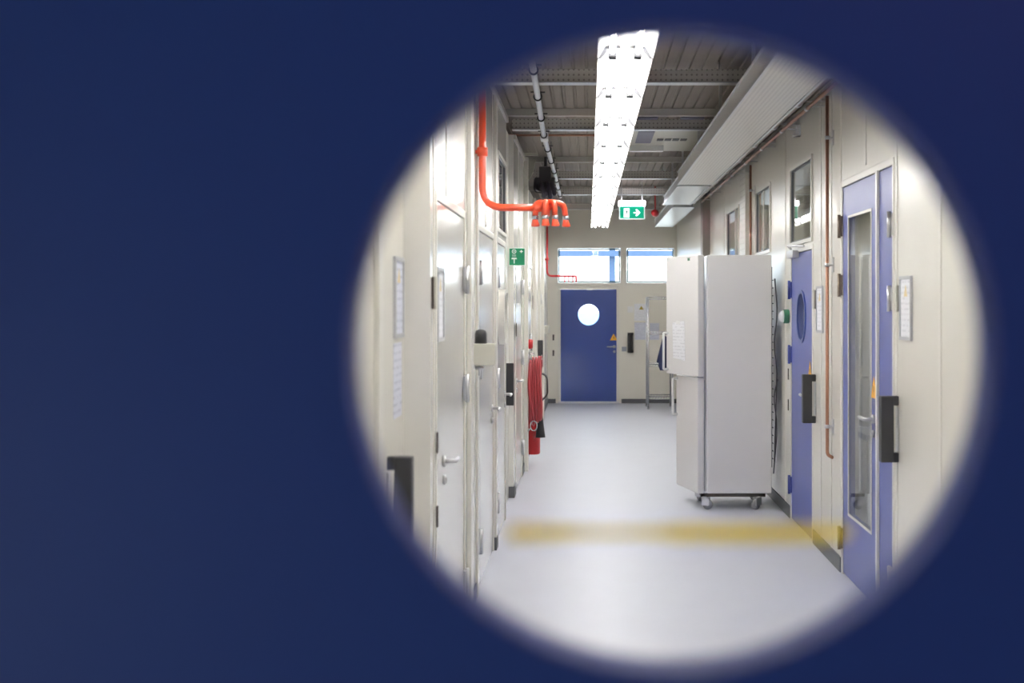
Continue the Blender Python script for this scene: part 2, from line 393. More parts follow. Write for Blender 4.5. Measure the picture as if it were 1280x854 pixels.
# right, blue door with porthole beyond it
d = door(3, MR, DOOR_R2, None, 'periwinkle-blue door with a round porthole on the right wall beside the white fridge', frame_d=.006, fw=.03)
b = B(MR); b.holed(9.355, 10.315, .012, 2.135, -.045, -.002, 9.835, 1.64, .19); lf = b.build('leaf', PERI, d)
B(MR).ring(9.835, 1.64, -.004, .008, .178, .205).build('porthole_ring', BLUE, lf)
B(MR).mcyl((9.835, 1.64, -.030), (9.835, 1.64, -.022), .19, 48).build('glass_pane', GLASS, lf)
hinges(MR, 10.33, (1.85, 1.33, .28), mat('blue_hinge', (.06, .08, .28, 1), .4), d, w=.03, h=.13)
lever(MR, 9.44, 1.06, 1, d)
triangle_sticker(MR, 9.46, 1.19, .14, d, 0)
b = B(MR); b.mb(9.95, 10.25, 2.10, 2.155, 0, .05); b.mtube([(10.1, 2.17, .04), (9.75, 2.18, .12), (9.55, 2.17, .03)], .008); b.build('door_closer', STEEL, d)
slot(MR, 10.36, 1.17, d); slot(MR, 10.36, .92, d)

# far blue door
MFD = front(FARY-.0)
d = door(4, MFD, (-.486, .507, 0, 1.985), None, 'solid blue door with a round porthole in the middle of the end wall', fw=.05, frame_d=.015)
b = B(MFD); b.holed(-.474, .495, .03, 1.973, -.05, -.005, .01, 1.535, .192); lf = b.build('leaf', BLUE, d)
B(MFD).ring(.01, 1.535, -.008, .006, .182, .2).build('porthole_ring', BLUE, lf)
B(MFD).mcyl((.01, 1.535, -.035), (.01, 1.535, -.028), .192, 48).build('glass_pane', GLASS, lf)
B(MFD).mb(-.52, .54, 0, .028, -.05, .03).build('threshold', STEEL, d)
lever(MFD, .455, .98, -1, d, length=.13)
triangle_sticker(MFD, .445, 1.09, .13, d, -.005)
B(MFD).mb(-.02, .08, 1.965, 2.0, 0, .03).build('door_contact', WHITE, d)
slot(MFD, -.60, 1.14, d, d0=.004, h=.10, w=.03); slot(MFD, -.60, .87, d, d0=.004, h=.10, w=.03)

# left doors: white flush leaves in protruding frames
def flush_door(n, hole, label, hinge_u, handle_u, hdir, porthole=None, M=ML, hz=(1.87, 1.29, .25), lm=GLOSS):
    d = door(n, M, hole, None, label, fw=.03, frame_d=.005)
    u0, u1, z0, z1 = hole
    b = B(M)
    if porthole:
        b.holed(u0+.015, u1-.015, .012, z1-.015, -.045, -.003, porthole[0], porthole[1], .19)
        lf = b.build('leaf', lm, d)
        B(M).ring(porthole[0], porthole[1], -.004, .045, .175, .208).build('porthole_ring', FRAME, lf)
        B(M).mcyl((porthole[0], porthole[1], -.03), (porthole[0], porthole[1], -.022), .19, 48).build('glass_pane', GLASS, lf)
    else:
        b.mb(u0+.015, u1-.015, .012, z1-.015, -.045, -.003); lf = b.build('leaf', lm, d)
    hinges(M, hinge_u, hz, STEEL, d, w=.035, h=.13)
    lever(M, handle_u, 1.02, hdir, d, length=.12)
    return d
d = flush_door(5, DA, 'white flush door nearest on the left wall with a steel lever handle', 6.86, 5.88, 1)
slot(ML, 5.56, 1.14, d, .012, .09, .02); slot(ML, 5.56, .82, d, .012, .09, .02)
flush_door(6, DB, 'white flush door on the left wall behind the beige box with the black dome', 7.75, 8.82, -1, hz=(1.93, 1.36, .30))
d = flush_door(7, DC, 'white door with a round porthole on the left wall under the high window', 9.26, 10.17, -1, (9.67, 1.64), hz=(1.93, 1.2, .30))
slot(ML, 10.33, 1.76, d, .012, .13, .03); slot(ML, 10.33, 1.3, d, .0, .1, .02)
d = flush_door(8, DD, 'white flush door on the left wall just before the coiled red hose', 12.80, 11.85, 1, hz=(1.9, 1.2, .3))
slot(ML, 11.70, 1.50, d, .012, .12, .04)
d = flush_door(9, DE, 'white flush door on the left wall just beyond the coiled red hose', 14.05, 15.0, -1, hz=(1.85, 1.2, .3))
slot(ML, 15.16, 1.75, d, .012, .16, .05); slot(ML, 13.88, 1.8, d, .012, .16, .05)
d = flush_door(10, DF, 'farthest white flush door on the left wall near the end of the corridor', 18.65, 17.7, 1, M=left(-.70), hz=(1.8, 1.1, .3))
slot(left(-.70), 17.5, 1.73, d, .012, .16, .05)

# windows over the doors
def window(n, M, hole, label, rim, parts=1, fm=FRAME, fd=.015, f=.03, gm=GLASS):
    u0, u1, z0, z1 = hole
    w = thing('window_%d' % n, M((u0+u1)/2, z0, 0), label, 'window', kind='structure')
    b = B(M); b.wall(u0-.012, u1+.012, z0-.012, z1+.012, -.03, fd, [(u0+f*.5, u1-f*.5, z0+f*.5, z1-f*.5)]); b.build('window_frame', fm, w, bevel=.002)
    b = B(M); b.wall(u0+.014, u1-.014, z0+.014, z1-.014, -.022, .002, [(u0+.014+rim, u1-.014-rim, z0+.014+rim, z1-.014-rim)]); b.build('gasket', MATS['window_gasket'] if n > 4 else SKIRT, w)
    B(M).mb(u0+.01, u1-.01, z0+.01, z1-.01, -.012, -.006).build('glass_pane', gm, w)
    return w
mat('window_gasket', (.015, .07, .055, 1), .5)
window(1, MR, WIN[0], 'high dark-rimmed window directly above the blue porthole door', .012)
w = window(2, MR, WIN[1], 'high window on the right wall above the fridge, beside the copper drop pipe', .012)
B(MR).mb(11.98, 12.01, 2.22, 2.81, -.02, .0).build('glazing_bar', BATTEN, w)
w = window(3, MR, WIN[2], 'farthest high window on the right wall behind the punched post', .012)
B(MR).mb(14.2, 14.24, 2.22, 2.79, -.02, .005).build('glazing_bar', BATTEN, w)
window(4, ML, WINL, 'high dark window in the left wall above the porthole door', .012)
window(5, MF, W1, 'daylit window in the end wall above the blue door', .024, f=.02, fd=.008)
window(6, MF, W2, 'daylit window in the end wall right of the one above the blue door', .024, f=.02, fd=.008)

# ------------------------------------------------------------------ the door the viewer looks through
HX, HZ, HR = .0525, 1.7190, .2035
M1 = front(YN+.04)
S(B(M1).wall(-3.6, 3.6, 0, DECKZ+.05, -.06, .10, [(-.44, .54, 0, 2.12)]).build('wall_front', MATT), 'wall around the near blue door', 'wall')
d = thing('door_1', (HX, YN+.02, 0), 'blurred dark blue door in the foreground with a large round porthole', 'door', kind='structure')
lf = B(M1).holed(-.435, .535, .01, 2.115, .0, .04, HX, HZ, HR, 160).build('leaf', BLUEF, d)
B(M1).ring(HX, HZ, .0, .0405, HR-.001, HR+.0005, 128).build('porthole_ring', mat('grey_blue_rim', (.075, .115, .36, 1), .6, spec=.2), d)
B(M1).mcyl((HX, HZ, .008), (HX, HZ, .013), HR, 96).build('glass_pane', GLASSD, d)
sx = lambda px: (px-735)*.824/1600
sz = lambda py: 1.75-(py-378)*.824/1600
top = [(636, 658), (700, 659), (740, 662), (800, 662), (850, 658), (960, 657), (1062, 659)]
bot = [(1062, 674), (960, 678), (850, 677), (800, 672), (740, 672), (700, 675), (636, 677)]
B(M1).prism([(sx(a), sz(c)) for a, c in bot+top], .0135, .0139).build('tape_strip', TAPE, d)['label'] = 'yellow strip stuck across the glass'

# ------------------------------------------------------------------ elbow switches, readers, sign holders
def switch_proto():
    r = thing('elbow_switch', (0, 0, 0), 'black elbow switch bar on two brackets', 'switch', 'black elbow switch bars beside the doors')
    L = lambda u, z, d: (u, -d, z)          # back at local y = 0, sticks out along -y
    B(L).mb(-.03, .03, -.175, .175, .028, .096).build('bar', BLACK, r, bevel=.006)
    for s in (-1, 1):
        B(L).mb(-.02, .02, s*.15-.025, s*.15+.025, .0, .029).build('bracket', BLACK, r, bevel=.003)
    B(L).mb(-.022, .022, -.115, .115, .0, .008).build('back_plate', STEEL, r)
    return r
sw = switch_proto()
RZ_R, RZ_L = -PI/2, PI/2                    # -y turned to -x (right wall) or +x (left wall)
sw.location = (CORR_R, 6.77, 1.08); sw.rotation_euler.z = RZ_R
sw['label'] = 'largest sharp black elbow switch bar, beside the glazed blue door on the right'
dup(sw, (CORR_R, 9.23, 1.055), RZ_R, 'black elbow switch bar beside the blue porthole door on the right wall')
dup(sw, (-.71, 10.62, 1.07), RZ_L, 'black elbow switch bar on the left wall in front of the red hose')
dup(sw, (-.685, 16.75, 1.08), RZ_L, 'black elbow switch bar on the left wall beyond the red hose')
dup(sw, (CORR_LN+.02, 4.86, .99), RZ_L, 'large blurred black elbow switch bar at lower left near the viewer')
s6 = dup(sw, (.775, FARY, 1.05), -.9, 'small black elbow switch bar on the end wall right of the blue door')
s6.location.y -= .025

def reader_proto():
    r = thing('card_reader', (0, 0, 0), 'card reader', 'card reader', 'slim card readers beside the doors')
    L = lambda u, z, d: (u, -d, z)
    B(L).mb(-.02, .02, -.07, .07, .010, .022).build('housing', BEIGE, r, bevel=.003)
    B(L).mb(-.02, .02, -.068, .068, .0, .010).build('base_plate', DARKB, r)
    return r
rd = reader_proto(); rd.location = (CORR_R, 6.74, 1.77); rd.rotation_euler.z = RZ_R
rd['label'] = 'slim card reader above the largest elbow switch on the right wall'
dup(rd, (CORR_R, 9.22, 1.77), RZ_R, 'slim card reader beside the blue porthole door')
dup(rd, (CORR_L, 5.46, 1.79), RZ_L, 'slim dark card reader at the near edge of the left white doors')

def holder_proto():
    r = thing('sign_holder', (0, 0, 0), 'sign', 'sign holder', 'framed notice holders beside the doors')
    L = lambda u, z, d: (u, -d, z)
    b = B(L); b.wall(-.12, .12, -.165, .165, 0, .012, [(-.103, .103, -.148, .148)]); b.build('frame', mat('pale_grey_frame', (.42, .43, .45, 1), .4), r)
    B(L).mb(-.104, .104, -.149, .149, 0, .006).build('paper', PAPER, r)
    b = B(L); b.prism([(-.035, .06), (.035, .06), (0, .12)], .006, .007); b.build('pictogram', mat('faded_yellow', (.72, .58, .30, 1), .5), r)
    return r
sh = holder_proto(); sh.location = (CORR_R, 6.585, 1.72); sh.rotation_euler.z = RZ_R
sh['label'] = 'grey-framed notice with a small yellow triangle right of the glazed blue door'
dup(sh, (CORR_R, 9.03, 1.70), RZ_R, 'grey-framed notice right of the blue porthole door')
dup(sh, (CORR_L-.003, 5.74, 1.74), RZ_L, 'grey-framed notice on the nearest white door at left')
s4 = dup(sh, (CORR_LN, 5.24, 1.77), RZ_L, 'grey-framed blurred notice on the near left wall')
for c in s4.children:
    if c.name.startswith('paper'): c.data = c.data.copy(); c.data.materials[0] = PAPERB
tag(B(MN).mb(5.13, 5.34, 1.28, 1.585, .0, .003).build('paper_notice', PAPERB, loc=(CORR_LN, 5.24, 1.28)), 'plain bluish paper sheet below the framed notice on the near left wall', 'paper')

# ------------------------------------------------------------------ beige box with black dome (left)
t = thing('wall_dispenser', (CORR_L, 7.32, 1.42), 'beige wall box with a black dome on top and a small tap below', 'dispenser')
B().box(-.665, -.525, 7.25, 7.37, 1.392, 1.515).build('housing', BEIGE, t, bevel=.006)
b = B(); b.tube([(-.612, 7.31, 1.515), (-.612, 7.31, 1.57), (-.612, 7.31, 1.588), (-.612, 7.31, 1.596)], [.035, .035, .028, .012], 24)
b.build('dome', BLACK, t)
b = B(); b.cyl((-.62, 7.31, 1.392), (-.62, 7.31, 1.33), .007); b.cyl((-.645, 7.31, 1.375), (-.595, 7.31, 1.375), .01); b.build('tap', STEEL, t)

# ------------------------------------------------------------------ emergency showers
def bend(pts, r=.09, n=7):
    """round off the corners of a polyline"""
    out = [Vector(pts[0])]
    for i in range(1, len(pts)-1):
        p, a, c = Vector(pts[i]), Vector(pts[i-1]), Vector(pts[i+1])
        ra = min(r, (a-p).length*.49, (c-p).length*.49)
        A, D = p+(a-p).normalized()*ra, p+(c-p).normalized()*ra
        for k in range(n+1):
            t = k/n; out.append(A*(1-t)**2 + p*2*t*(1-t) + D*t*t)
    out.append(Vector(pts[-1])); return out
y = 7.57
t = thing('emergency_shower', (-.6245, y, 2.31), 'orange-red emergency shower pipe with four nozzles reaching out from the left wall', 'shower')
b = B(); b.tube(bend([(-.6245, y, DECKZ), (-.6245, y, 2.31), (-.30, y, 2.31)], .13, 10), .0215, 16); b.build('supply_pipe', REDP, t)
b = B(); b.tube([(-.665, y, 2.64), (-.60, y, 2.64)], .013); b.cyl((-.6245, y, 2.615), (-.6245, y, 2.665), .032); b.build('pipe_clamp', REDP, t)
b = B(); b.tube([(-.32, y, 2.31), (-.245, y, 2.315)], .028, 16); b.tube([(-.25, y, 2.26), (-.25, y, 2.335)], .026, 16); b.build('manifold', REDP, t)
heads = [(-.313, y, 2.30, .0), (-.251, y-.05, 2.31, 0), (-.194, y-.03, 2.31, 0), (-.133, y+.04, 2.31, 0)]
for i, (hx, hy, hz, _) in enumerate(heads):
    cx = -.25
    b = B(); b.tube(bend([(cx+(hx-cx)*.15-.005, y, 2.30), (cx+(hx-cx)*.3, y+(hy-y)*.3, 2.345), (hx-(hx-cx)*.1, hy, 2.335), (hx, hy, 2.255)], .05), .0175, 14)
    arm = b.build('arm', REDP, t)
    b = B(); b.cyl((hx, hy, 2.24), (hx, hy, 2.262), .0195); b.build('collar', CHROME, arm)
    b = B(); b.tube([(hx, hy, 2.242), (hx, hy, 2.228), (hx+.003, hy, 2.205), (hx+.003, hy, 2.198)], [.017, .019, .026, .022], 16); b.build('nozzle', REDP, arm)
y = 20.5
t = thing('emergency_shower', (-.655, y, 2.17), 'thin distant red shower pipe hanging in front of the end wall windows', 'shower')
b = B(); b.tube(bend([(-.655, y, DECKZ), (-.655, y, 2.17), (-.22, y, 2.17), (-.19, y, 2.17), (-.19, y, 2.075)], .09), .016, 10); b.build('supply_pipe', RED, t)
b = B(); b.tube([(-.72, y, 2.44), (-.655, y, 2.44)], .012); b.cyl((-.655, y, 2.42), (-.655, y, 2.46), .03); b.build('pipe_clamp', RED, t)
for hx in (-.372, -.308, -.243): B().tube(bend([(hx-.02, y, 2.17), (hx, y, 2.17), (hx, y, 2.075)], .02), .012, 8).build('arm', RED, t)

# green flag sign
M_ = front(11.40)
t = thing('safety_sign', (-.63, 11.4, 2.08), 'square green sign with eye, cross and shower symbols beside the orange pipe', 'sign')
B(M_).mb(-.706, -.558, 2.075, 2.235, 0, .004).build('panel', SIGNW, t)
B(M_).mb(-.700, -.564, 2.081, 2.229, .004, .005).build('green_field', GREEN, t)
b = B(M_)
b.ring(-.658, 2.203, .005, .0065, .013, .020, 24); b.mcyl((-.658, 2.203, .005), (-.658, 2.203, .0065), .006)
b.build('eye_symbol', SIGNW, t)
b = B(M_); b.mb(-.598, -.590, 2.190, 2.216, .005, .0065); b.mb(-.608, -.580, 2.199, 2.207, .005, .0065); b.build('cross_symbol', SIGNW, t); b = B(M_)
for i in range(4): b.mb(-.672+i*.009, -.669+i*.009, 2.155, 2.178, .005, .0062)
b.prism([(-.682, 2.133), (-.632, 2.133), (-.636, 2.148), (-.678, 2.148)], .005, .0065); b.mb(-.662, -.652, 2.095, 2.135, .005, .0065)
b.build('shower_symbol', SIGNW, t)

# exit sign
y = 17.5
t = thing('exit_sign', (.6, y, 2.88), 'hanging green exit sign with running figure and right-pointing arrow', 'sign')
b = B(); b.box(.415, .785, y-.03, y+.03, 3.065, 3.14); b.build('lamp_housing', SLIT, t, bevel=.008)
b = B(); b.box(.425, .777, y-.012, y+.012, 2.885, 3.066); b.build('panel', mat('lit_sign_rim', (.75, .85, .85, 1), .4, emit=.35), t)
b = B(); b.box(.437, .765, y-.0145, y-.012, 2.897, 3.062); b.build('green_field', mat('lit_sign_green', (.0, .30, .17, 1), .4, emit=.45), t)
Me = front(y-.0145)
lw = mat('lit_sign_white', (.9, .93, 1, 1), .4, emit=.8)
B(Me).mb(.49, .565, 2.91, 3.035, 0, .001).build('doorway_symbol', lw, t)
B(Me).prism([(.622, 2.966), (.668, 2.966), (.648, 2.935), (.668, 2.925), (.715, 2.975), (.668, 3.025), (.648, 3.015), (.668, 2.984), (.622, 2.984)], 0, .001).build('arrow_symbol', lw, t)
b = B(Me)
b.mcyl((.535, 3.018, .001), (.535, 3.018, .002), .0085)
b.prism([(.520, 3.0), (.537, 3.006), (.540, 2.985), (.530, 2.968), (.517, 2.972)], .001, .002)
b.prism([(.530, 2.972), (.548, 2.958), (.545, 2.940), (.538, 2.940), (.540, 2.954), (.522, 2.966)], .001, .002)
b.prism([(.517, 2.974), (.524, 2.968), (.515, 2.945), (.498, 2.935), (.495, 2.941), (.508, 2.951)], .001, .002)
b.prism([(.536, 3.004), (.556, 2.990), (.553, 2.984), (.537, 2.994)], .001, .002)
b.prism([(.520, 3.0), (.503, 2.995), (.499, 2.980), (.504, 2.979), (.509, 2.989), (.520, 2.991)], .001, .002)
b.build('running_figure', GREEN, t)
for sx_ in (.46, .74): B().cyl((sx_, y, 3.13), (sx_, y, DECKZ), .006, 8).build('hanger', STEEL, t)

# ------------------------------------------------------------------ luminaire row
LX, LZ = .182, 2.94
def lamp_proto():
    t = thing('ceiling_light', (0, 0, 0), 'white twin-tube ceiling light in the continuous row', 'ceiling light', 'white twin-tube ceiling lights joined in one row over the corridor')
    P = [(-.133, 0), (-.098, .06), (-.028, .072), (0, .022), (.028, .072), (.098, .06), (.133, 0)]
    b = B()
    A = [[b.bm.verts.new((px, y, pz+q)) for px, pz in P] for y in (-.585, .585) for q in (0, .004)]
    n = len(P)
    for i in range(n-1):
        b.bm.faces.new([A[0][i], A[0][i+1], A[2][i+1], A[2][i]]); b.bm.faces.new([A[1][i], A[1][i+1], A[3][i+1], A[3][i]])
        b.bm.faces.new([A[0][i], A[0][i+1], A[1][i+1], A[1][i]]); b.bm.faces.new([A[2][i], A[2][i+1], A[3][i+1], A[3][i]])
    for i in (0, n-1): b.bm.faces.new([A[0][i], A[1][i], A[3][i], A[2][i]])
    b.build('reflector', mat('reflector_white', (.86, .86, .86, 1), .4), t)
    B().box(-.05, .05, -.595, .595, .064, .12).build('housing', WHITE, t, bevel=.004)
    for s in (-1, 1):
        B().cyl((s*.062, -.55, .034), (s*.062, .55, .034), .013, 14).build('fluorescent_tube', TUBE, t)
        for e in (-1, 1):
            B().box(s*.062-.020, s*.062+.020, e*.571-.022, e*.571+.022, .010, .066).build('lamp_holder', mat('dark_holder', (.015, .015, .017, 1), .5), t)
    for sd in (-1, 1):
        b = B(lambda u, z, d: (u, .56+d, z))
        b.prism([(sd*.135, -.002), (sd*.10, .056), (sd*.088, .055), (sd*.088, .03), (sd*.118, -.002)], -.004, .004)
        b.build('cross_blade', mat('blade_shadow_grey', (.05, .05, .055, 1), .5), t)  # blade coloured near black to paint in its shadow on the flank
    for yy in (-.4, .4): B().cyl((0, yy, .11), (0, yy, DECKZ-LZ), .005, 8).build('hanger', STEEL, t)
    return t
lp = lamp_proto()
NL = 16
ords = ['nearest', 'second nearest', 'third', 'fourth', 'fifth', 'sixth', 'seventh', 'eighth', 'ninth', 'tenth', 'eleventh', 'twelfth', 'thirteenth', 'fourteenth', 'second farthest', 'farthest']
for i in range(NL):
    o = lp if i == 0 else dup(lp, (0, 0, 0))
    o.location = (LX, 2.09+i*1.2, LZ)
    o['label'] = ('white twin-tube ceiling light, %s of the row from the viewer' % ords[i])

# ------------------------------------------------------------------ ceiling battens, trays, conduit, copper
for y, lab in ((3.5, None), (7.2, None), (10.9, 'plain pale batten across the ceiling, nearest in view'), (14.5, 'plain pale batten across the ceiling, second in view'), (18.2, 'plain pale batten across the ceiling behind the exit sign'), (21.9, 'plain pale batten across the ceiling against the end wall')):
    if lab is None: continue
    tag(B().box(-3.6, 3.6, y, y+.07, DECKZ-.06, DECKZ).build('ceiling_batten', BATTEN, loc=(0, y, DECKZ-.06)), lab, 'batten', 'pale battens crossing under the ceiling deck')
def tray(y, lab):
    t = thing('cable_tray', (.2, y, 3.25), lab, 'cable tray', 'punched metal trays hung across the ceiling')
    b = B(); b.box(-.66, 1.08, y, y+.004, 3.25, 3.34); b.build('punched_side', PERF, t)
    b = B(); b.box(-.66, 1.08, y, y+.10, 3.247, 3.252); b.box(-.66, 1.08, y-.012, y, 3.247, 3.253); b.build('lower_flange', GALV, t)
    b = B(); b.box(-.66, 1.08, y+.096, y+.10, 3.25, 3.34); b.build('back_side', PERF, t)
    for x_ in (-.45, .9): B().cyl((x_, y+.05, 3.25), (x_, y+.05, DECKZ), .006, 8).build('hanger', STEEL, t)
for y, lab in ((8.73, 'nearest punched metal tray across the ceiling'), (11.1, 'second punched metal tray across the ceiling'), (15.5, 'third punched metal tray, just beyond the middle of the light row'), (17.8, 'punched metal tray just behind the exit sign'), (20.6, 'farthest punched metal tray near the end wall')): tray(y, lab)

t = thing('cable_conduit', (-.34, 6, 3.2), 'pale silver conduit with black clips running along the ceiling left of the lights', 'conduit')
cp = [(-.325, 5.0, 3.2), (-.34, 8.0, 3.2), (-.385, 11.2, 3.2), (-.375, 14.5, 3.2), (-.38, 17.6, 3.2)]
b = B(); b.tube(cp, .021, 12); b.build('pipe', mat('silver_conduit', (.66, .68, .74, 1), .3, metal=.3), t)
B().box(-.415, -.35, 11.12, 11.30, 3.165, 3.235).build('joint_box', WHITE, t, bevel=.006)
def on(cp, y):
    for a, c in zip(cp, cp[1:]):
        if a[1] <= y <= c[1]:
            f = (y-a[1])/(c[1]-a[1]); return a[0]+(c[0]-a[0])*f
    return cp[-1][0]
for k in range(10):
    yy = 8.0+k*1.03; xx = on(cp, min(yy, 17.5))
    b = B(lambda u, z, d: (u, yy+d, z)); b.ring(xx, 3.2, -.012, .012, .022, .031, 20); b.mb(xx-.05, xx+.05, 3.228, 3.236, -.01, .01)
    if all(abs(yy-q-.05) > .15 for q in (8.73, 11.1, 15.5, 17.8, 20.6)): b.mb(xx-.003, xx+.003, 3.23, DECKZ, -.003, .003)
    b.build('clip', BLACK, t)

tag(B().tube([(-2.5, 12.1, 3.33), (2.5, 12.1, 3.33)], .011, 10).build('copper_pipe', COPPER, loc=(0, 12.1, 3.33)), 'thin copper pipe crossing under the ceiling behind the second tray', 'pipe')
t = thing('ceiling_panel', (.72, 12.4, 3.30), 'beige flat panel with two blue-grey hatches and dark slots under the ceiling right of the lights', 'panel')
B().box(.36, 1.06, 11.6, 13.2, 3.31, 3.34).build('board', BEIGE, t, bevel=.004)
hm = mat('blue_grey_hatch', (.18, .18, .25, 1), .5)
B().box(.46, .61, 11.66, 12.5, 3.303, 3.312).build('hatch', hm, t)
b = B()
for k in range(4): b.box(.66+k*.075, .72+k*.075, 12.2, 12.33, 3.304, 3.312)
b.build('slot_vent', BLACK, t)
for x_ in (.40, 1.02):
    for y_ in (11.7, 13.1): B().cyl((x_, y_, 3.33), (x_, y_, DECKZ), .006, 8).build('hanger', STEEL, t)
tag(B().box(.43, .60, 10.98, 11.09, 3.33, DECKZ+.005).build('junction_box', hm, loc=(.5, 11.0, 3.33), bevel=.003), 'blue-grey box above the second ceiling tray, close beside the light row', 'box')
tag(B().box(.80, 1.0, 10.98, 11.09, 3.33, DECKZ+.005).build('junction_box', hm, loc=(.9, 11.0, 3.33), bevel=.003), 'blue-grey box above the second ceiling tray, close to the ribbed duct', 'box')
tag(B().box(.41, .75, 12.7, 12.78, 3.25, 3.31).build('ceiling_light', WHITE, bevel=.006, loc=(.58, 12.7, 3.25)), 'short white lamp body under the beige ceiling panel', 'lamp')

# ------------------------------------------------------------------ right ducts and service pipes
def duct(x0, x1, y0, y1, z0, z1, m, lab, lips=True, name='air_duct'):
    t = thing(name, ((x0+x1)/2, y0, z0), lab, 'duct')
    b = B(); b.box(x0, x1, y0, y1, z0, z0+.006); b.box(x0, x0+.004, y0, y1, z0, z1); b.box(x1-.004, x1, y0, y1, z0, z1)
    b.box(x0, x1, y0, y0+.004, z0, z1); b.box(x0, x1, y1-.004, y1, z0, z1); b.build('tray_body', m, t)
    if lips:
        b = B(); b.box(x0-.016, x0, y0, y1, z0-.006, z0+.008); b.box(x1, x1+.016, y0, y1, z0-.006, z0+.008)
        b.box(x0-.012, x0+.004, y0, y1, z1, z1+.008); b.build('edge_rail', GALV, t)
    n = max(1, int((y1-y0)/1.5))
    for k in range(n):
        yy = y0+.4+k*(y1-y0-.8)/max(1, n-1) if n > 1 else (y0+y1)/2
        B().box(x0+.01, x0+.03, yy-.012, yy+.012, z1-.02, DECKZ).build('hanger', STEEL, t)
    return t
duct(.96, 1.31, 3.4, 13.65, 3.0, 3.13, PERFY, 'long wide ribbed white duct under the ceiling along the right wall, nearest')
duct(.975, 1.30, 13.75, 16.4, 3.0, 3.10, GALV, 'shiny galvanised duct section beyond the ribbed white duct')
duct(1.10, 1.36, 16.55, 20.9, 2.98, 3.10, GALV, 'farthest galvanised duct section near the end wall')
def run_pipe(x, z, r, m, lab, y0=2.5, y1=21.8):
    t = thing('service_pipe', (x, y0, z), lab, 'pipe')
    B().cyl((x, y0, z), (x, y1, z), r, 12).build('pipe', m, t)
    yy = y0+.6
    while yy < y1:
        b = B(); b.cyl((x, yy-.015, z), (x, yy+.015, z), r+.008, 12)
        b.box(x+r, 1.634 if yy < 17.2 else 1.536, yy-.01, yy+.01, z+.012, z+.02) if x+r < 1.54 else b.box(x, 1.634, yy-.01, yy+.01, z-.008, z+.008)
        b.build('clamp', STEEL, t); yy += 1.15
run_pipe(1.455, 3.125, .022, mat('brown_pipe', (.30, .25, .22, 1), .4, metal=.3), 'brown pipe with clamps high along the right wall, closest to the duct')
run_pipe(1.515, 3.09, .013, mat('dull_copper', (.33, .18, .12, 1), .45, metal=.3), 'copper pipe with clamps high along the right wall, between two others', y1=17.1)
run_pipe(1.60, 3.17, .015, GALV, 'grey pipe highest along the right wall, touching the panels', y1=17.1)
t = thing('cable_ladder', (1.39, 3, 3.15), 'dark cable ladder between the ribbed duct and the right wall', 'cable ladder')
b = B(); b.box(1.345, 1.35, 3.4, 21.5, 3.13, 3.17); b.box(1.412, 1.417, 3.4, 21.5, 3.13, 3.17)
for k in range(36): b.box(1.345, 1.417, 3.5+k*.5, 3.53+k*.5, 3.13, 3.137)
b.build('ladder_frame', STEEL, t)
for k in range(3): B().cyl((1.360+k*.02, 3.4, 3.147), (1.360+k*.02, 21.5, 3.147), .009, 8).build('cable', CABLE, t)
for k in range(5): B().cyl((1.357, 5+k*3.8, 3.15), (1.357, 5+k*3.8, DECKZ), .006, 8).build('hanger', STEEL, t)

def drop(x, y, zt, zb, lab, foot=True, r=.0115):
    t = thing('copper_drop_pipe', (x, y, zb), lab, 'pipe')
    pts = [(x, y, zt), (x, y, zb)] + ([(CORR_R, y, zb-.02)] if foot else [])
    b = B(); b.tube(bend(pts, .05), r, 12); b.build('pipe', COPPER, t)
    for z in (2.85, 2.0, .92) if foot else (2.9, 2.45):
        b = B(); b.cyl((x, y, z-.012), (x, y, z+.012), r+.007, 12); b.cyl((x, y-.003, z), (CORR_R, y-.003, z), .005, 8)
        b.box(CORR_R-.006, CORR_R, y-.03, y+.03, z-.05, z+.05); b.build('wall_clip', STEEL, t)
drop(1.60, 8.56, 3.13, .73, 'copper pipe running down the right wall between the two blue doors')
drop(1.60, 12.60, 3.1, .9, 'copper pipe dropping behind the fridge beside the punched post', foot=True)
tag(B().box(1.575, 1.638, 12.82, 13.3, .0, 3.06).build('punched_post', PERFZ, loc=(1.6, 13, .1)), 'punched metal post standing against the right wall behind the fridge', 'post')
tag(B(MR).mb(9.86, 9.92, 3.03, 3.12, 0, .03).mb(9.86, 9.92, 3.03, 3.045, 0, .06).build('wall_bracket', WHITE, loc=(CORR_R, 9.9, 3.03)), 'small white bracket high on the right wall under the pipes', 'bracket')
tag(B().tube([(.955, 18.2, 3.02), (.93, 18.12, 3.02)], [.055, .04], 16).tube([(.955, 18.2, 3.02), (.955, 18.2, DECKZ)], .01, 8).build('alarm_beacon', RED, loc=(.95, 18.2, 3.0)), 'small red alarm beacon beside the far duct under the ceiling', 'alarm')

# dark service cluster above the left wall
t = thing('cable_bundle', (-.45, 14.5, 3.1), 'dark tangle of cables and plugs hanging under the ceiling left of the conduit', 'cables')
B().box(-.55, -.42, 14.40, 14.62, 3.10, 3.28).cyl((-.48, 14.5, 3.26), (-.48, 14.5, DECKZ), .02, 8).build('junction_box', CABLE, t, bevel=.012)
B().box(-.60, -.55, 14.44, 14.60, 3.02, 3.16).build('side_box', CABLE, t, bevel=.008)
vp = mat('dark_violet_plug', (.06, .055, .08, 1), .4)
for k, (x0, x1, za, zb) in enumerate(((-.53, -.50, 3.12, 2.97), (-.49, -.475, 3.12, 3.0), (-.455, -.43, 3.12, 2.96), (-.43, -.385, 3.14, 3.0))):
    y0 = 14.42+.05*(k % 2)
    B().tube([(x0, y0, za), (x0+(x1-x0)*.3, y0-.03, za-.05), (x1, y0-.05, zb+.02), (x1+.006, y0-.05, zb-.03), (x1+.008, y0-.05, zb-.05)], [.012, .022, .026, .024, .012], 12).build('plug', vp, t)
